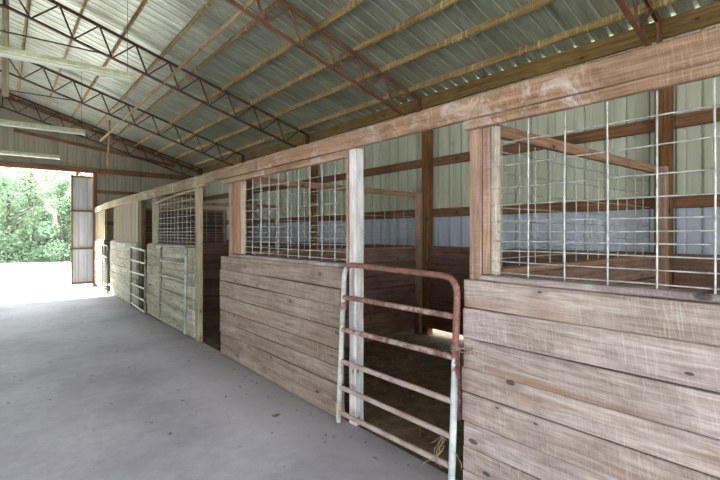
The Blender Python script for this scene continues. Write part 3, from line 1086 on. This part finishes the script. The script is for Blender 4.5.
# ------------------------------------------------------------------ shop lights
def shoplight(x1, y, z, label):
    x0 = x1 - 2.44
    t = thing('shop_light', label, 'light fixture', ((x0 + x1) / 2, y, z), 'long shop lights hung across the aisle')
    mb = MB()
    w = .055
    prof = [(-w, .045), (-w * .45, .105), (w * .45, .105), (w, .045), (w * .95, .035), (w * .5, .03), (-w * .5, .03), (-w * .95, .035)]
    vs = [(x, y + a, z - .05 + b) for x in (x0, x1) for (a, b) in prof]
    fs = [(i, (i + 1) % 8, 8 + (i + 1) % 8, 8 + i) for i in range(8)] + [tuple(range(7, -1, -1)), tuple(range(8, 16))]
    mb.add(vs, fs)
    mb.build('housing', M['fixture'], t)
    for dy in (-.026, .026):
        mb = MB()
        mb.tube([(x0 + .03, y + dy, z - .035), (x1 - .03, y + dy, z - .035)], .016, 12)
        mb.build('lamp_tube', M['lamp_tube'], t)
    for xe in (x0 + .015, x1 - .015):
        mb = MB()
        mb.box(xe - .015, xe + .015, y - .045, y + .045, z - .055, z - .018)
        mb.build('socket', M['fixture'], t)
    for xx in (x0 + .35, x1 - .06):
        mb = MB()
        mb.tube([(xx, y, z + .055), (xx, y, roof_z(xx) - .02)], .0035, 6)
        mb.build('hanging_wire', M['hang_wire'], t)


shoplight(1.34, 6.33, 3.62, 'dusty cream shop light hung nearest the camera, largest of the three')
shoplight(1.33, 10.4, 3.62, 'cream shop light hung in the middle, second largest of the three')
shoplight(1.25, 14.25, 3.62, 'smallest shop light, hung just in front of the doorway header')

# ------------------------------------------------------------------ floor litter
mb = MB()
rg = random.Random(3)
for k in range(420):
    x = rg.uniform(-1.5, 2.2)
    y = rg.uniform(.6, 15)
    if rg.random() < .45:
        x = 2.2 - abs(rg.gauss(0, .16))
    s = rg.uniform(.003, .011)
    a = rg.uniform(0, PI)
    el = rg.uniform(1, 3)
    pts = []
    m = 6
    for q in range(m):
        b = 2 * PI * q / m
        px, py = math.cos(b) * s * el * rg.uniform(.7, 1.2), math.sin(b) * s * rg.uniform(.7, 1.2)
        pts.append((x + px * math.cos(a) - py * math.sin(a), y + px * math.sin(a) + py * math.cos(a), .0015))
    pts.append((x, y, .002 + s * .5))
    mb.add(pts, [(q, (q + 1) % m, m) for q in range(m)])
one(mb, 'floor_litter', M['litter'], 'small dark crumbs of dirt and chaff scattered over the concrete aisle', 'litter', (0, 0, 0), kind='stuff')
mb = MB()
for k in range(1700):
    x = rg.uniform(2.5, 5.3)
    y = rg.uniform(1.8, 4.75)
    if rg.random() < .3:
        x = 5.3 - abs(rg.gauss(0, .5)); y = 4.75 - abs(rg.gauss(0, .6))
    if x < 2.4: continue
    a = rg.uniform(0, PI)
    L_ = rg.uniform(.03, .10)
    d = Vector((math.cos(a) * L_, math.sin(a) * L_, rg.uniform(-.01, .02)))
    z = .012 + .05 * noise.noise(Vector((x * 1.3, y * 1.3, 0)))
    p = Vector((x, y, z))
    w = Vector((-math.sin(a), math.cos(a), 0)) * .003
    mb.add([p - w, p + w, p + d + w, p + d - w], [(0, 1, 2, 3)])
one(mb, 'loose_straw', M['straw'], 'loose straw strewn over the dark dirt floor of the open stall', 'straw', (0, 0, 0), kind='stuff')


def dry_leaf(x, y, s, label, seed):
    r = random.Random(seed)
    mb = MB()
    n = 6
    vs = []
    for i in range(n + 1):
        for j in range(5):
            u = i / n
            w = math.sin(PI * min(1, u * .95 + .03)) * s * .5 * (.8 + .3 * r.random())
            v = (j - 2) / 2
            vs.append((x + (u - .5) * s * 2 * .8 + v * w * .4, y + v * w + .2 * (u - .5) * s, .004 + abs(v) * w * .5 + .25 * s * (u - .5) ** 2 * 4 + r.uniform(0, .004)))
    fs = [(i * 5 + j, i * 5 + j + 1, (i + 1) * 5 + j + 1, (i + 1) * 5 + j) for i in range(n) for j in range(4)]
    mb.add(vs, fs, True)
    one(mb, 'dry_leaf', M['leaf_dry'], label, 'leaf', (x, y, 0))


dry_leaf(1.86, 3.42, .05, 'curled brown dry leaf on the concrete near the plank front', 1)


# ------------------------------------------------------------------ outside
def tree(x, y, h, r, mat, label, seed, trunk=.14, n=2600, low=.08, ls=.16):
    rr = random.Random(seed)
    t = thing('tree', label, 'tree', (x, y, -.14), 'trees beyond the doorway')
    mb = MB()
    pts = [(x, y, -.14), (x + rr.uniform(-.15, .15), y, h * .25), (x + rr.uniform(-.3, .3), y, h * .55), (x, y, h * .85)]
    mb.tube(pts, trunk * .6, 8)
    for k in range(9):
        a = rr.uniform(0, 2 * PI)
        z = h * rr.uniform(.2, .75)
        L_ = r * rr.uniform(.4, .8)
        mb.tube([(x, y, z), (x + math.cos(a) * L_ * .5, y + math.sin(a) * L_ * .5, z + L_ * .25), (x + math.cos(a) * L_, y + math.sin(a) * L_, z + L_ * .6)], trunk * .2, 6)
    mb.build('trunk', M['bark'], t)
    mb = MB()
    cl = []
    for k in range(26):
        u = rr.random()
        z = h * (low + (1 - low) * u)
        rad = r * math.sin(PI * min(.97, .18 + .8 * u)) ** .7
        a = rr.uniform(0, 2 * PI)
        d = rad * rr.random() ** .5
        cl.append((x + math.cos(a) * d, y + math.sin(a) * d, z, r * rr.uniform(.22, .42)))
    for k in range(n):
        c = cl[k % len(cl)]
        v = Vector((rr.gauss(0, 1), rr.gauss(0, 1), rr.gauss(0, .8)))
        v = v.normalized() * c[3] * (rr.random() ** .4)
        p = Vector((c[0], c[1], c[2])) + v
        if p.z < .1:
            p.z = rr.uniform(.05, .5)
        s = ls * rr.uniform(.6, 1.4)
        a = Vector((rr.uniform(-1, 1), rr.uniform(-1, 1), rr.uniform(-.6, .6))).normalized() * s
        b = a.cross(Vector((rr.uniform(-1, 1), rr.uniform(-1, 1), rr.uniform(-1, 1)))).normalized() * s * .5
        mb.add([p - a, p + b, p + a, p - b], [(0, 1, 2, 3)])
    mb.build('foliage', mat, t)
    return t


T = [
    (0.4, 33, 5.0, 2.3, 'leaf_mid', 'green leafy tree at the left edge of the doorway view'),
    (2.9, 32, 4.7, 1.7, 'leaf_mid', 'rounded green tree standing in the middle of the doorway view'),
    (4.6, 33.5, 3.4, 1.7, 'leaf_mid', 'low green tree beside the sliding door leaf'),
    (1.6, 36, 7.0, 2.6, 'leaf_pale', 'pale taller tree behind the middle of the doorway view'),
    (-2.6, 36, 7.5, 3.2, 'leaf_pale', 'pale tree beyond the left edge of the doorway'),
    (4.4, 38, 8.0, 3.0, 'leaf_washed', 'washed-out pinkish pale tree high on the right of the doorway view'),
    (-0.2, 41, 10.5, 3.4, 'leaf_pale', 'tall pale tree at the back left of the doorway view'),
    (2.8, 44, 12.5, 3.8, 'leaf_washed', 'tallest bleached tree at the back of the doorway view'),
    (7.6, 40, 10.0, 3.8, 'leaf_pale', 'tall pale tree hidden partly behind the door leaf'),
    (-4.6, 43, 11.5, 4.0, 'leaf_washed', 'tall bleached tree farthest left outside'),
]
for k, (x, y, h, r, m, lab) in enumerate(T):
    tree(x, y, h, r, M[m], lab, 100 + k, n=7000 if h < 6 else 6500, ls=.085 if h < 6 else .12, low=.02 if h < 6 else .1)
mb = MB()
n = 30
vs = []
for j in range(n + 1):
    for i in range(n + 1):
        x = -60 + 120 * i / n
        y = 37 + 60 * j / n
        z = -.3 + 16 * (j / n) ** .8 + 1.2 * noise.noise(Vector((x * .15, y * .15, 2)))
        vs.append((x, y, z if j else -.3))
fs = [(j * (n + 1) + i, j * (n + 1) + i + 1, (j + 1) * (n + 1) + i + 1, (j + 1) * (n + 1) + i) for j in range(n) for i in range(n)]
mb.add(vs, fs, True)
mb.build('hillside', M['hill'], kind='structure')
rr = random.Random(5)
mb = MB()
for k in range(16000):
    x = rr.uniform(-7, 13)
    y = rr.uniform(31.5, 34.5)
    z = rr.random() ** 1.3 * 1.5 * (.6 + .5 * noise.noise(Vector((x * .7, 0, 0))) + .2)
    p = Vector((x, y, max(z, 0) - .05))
    s = .075 * rr.uniform(.6, 1.4)
    a = Vector((rr.uniform(-1, 1), rr.uniform(-1, 1), rr.uniform(-.8, .8))).normalized() * s
    b = a.cross(Vector((rr.uniform(-1, 1), rr.uniform(-1, 1), rr.uniform(-1, 1)))).normalized() * s * .5
    mb.add([p - a, p + b, p + a, p - b], [(0, 1, 2, 3)])
one(mb, 'undergrowth', M['leaf_mid'], 'low green undergrowth along the foot of the trees outside', 'bushes', (3, 33, 0), kind='stuff')

# ------------------------------------------------------------------ light
w = bpy.data.worlds.new('sky')
scene.world = w
w.use_nodes = True
bg = w.node_tree.nodes['Background']
bg.inputs[0].default_value = (.86, .93, 1.0, 1)
bg.inputs[1].default_value = 9.0


def area(name, loc, rot, sx, sy, power, col=(1, 1, 1), portal=False, spread=None):
    l = bpy.data.lights.new(name, 'AREA')
    l.shape = 'RECTANGLE'
    l.size = sx
    l.size_y = sy
    l.energy = power
    l.color = col
    if portal:
        l.cycles.is_portal = True
    if spread:
        l.spread = spread
    o = bpy.data.objects.new(name, l)
    o.location = loc
    o.rotation_euler = rot
    C.objects.link(o)
    return o


area('portal_door', (0.05, YE + .25, 1.75), (-PI / 2, 0, 0), 4.3, 3.5, 1, portal=True)
area('portal_rear', (0.05, Y0 - .1, 1.82), (PI / 2, 0, 0), 4.9, 3.64, 1, portal=True)
area('portal_side', (XL - .1, 2.3, 1.5), (0, -PI / 2, 0), 3.0, 3.8, 1, portal=True)
s = bpy.data.lights.new('sun', 'SUN')
s.energy = 24.0
s.angle = .03
s.color = (1, .96, .9)
so = bpy.data.objects.new('sun', s)
so.rotation_euler = Vector((0.50, -0.62, -0.72)).to_track_quat('-Z', 'Y').to_euler()
C.objects.link(so)

# ------------------------------------------------------------------ camera
cam = bpy.data.cameras.new('camera')
cam.sensor_width = 36
cam.lens = 441 / 720 * 36
cam.shift_y = -(240 - 232.8) / 720
cam.clip_end = 300
co = bpy.data.objects.new('camera', cam)
co.location = (0, 0, 1.6)
co.rotation_euler = (PI / 2, 0, -math.radians(39.226))
C.objects.link(co)
scene.camera = co

scene.view_settings.view_transform = 'Standard'
scene.view_settings.look = 'None'
scene.view_settings.exposure = 0.22
scene.cycles.max_bounces = 10
scene.cycles.diffuse_bounces = 7
scene.cycles.sample_clamp_indirect = 10
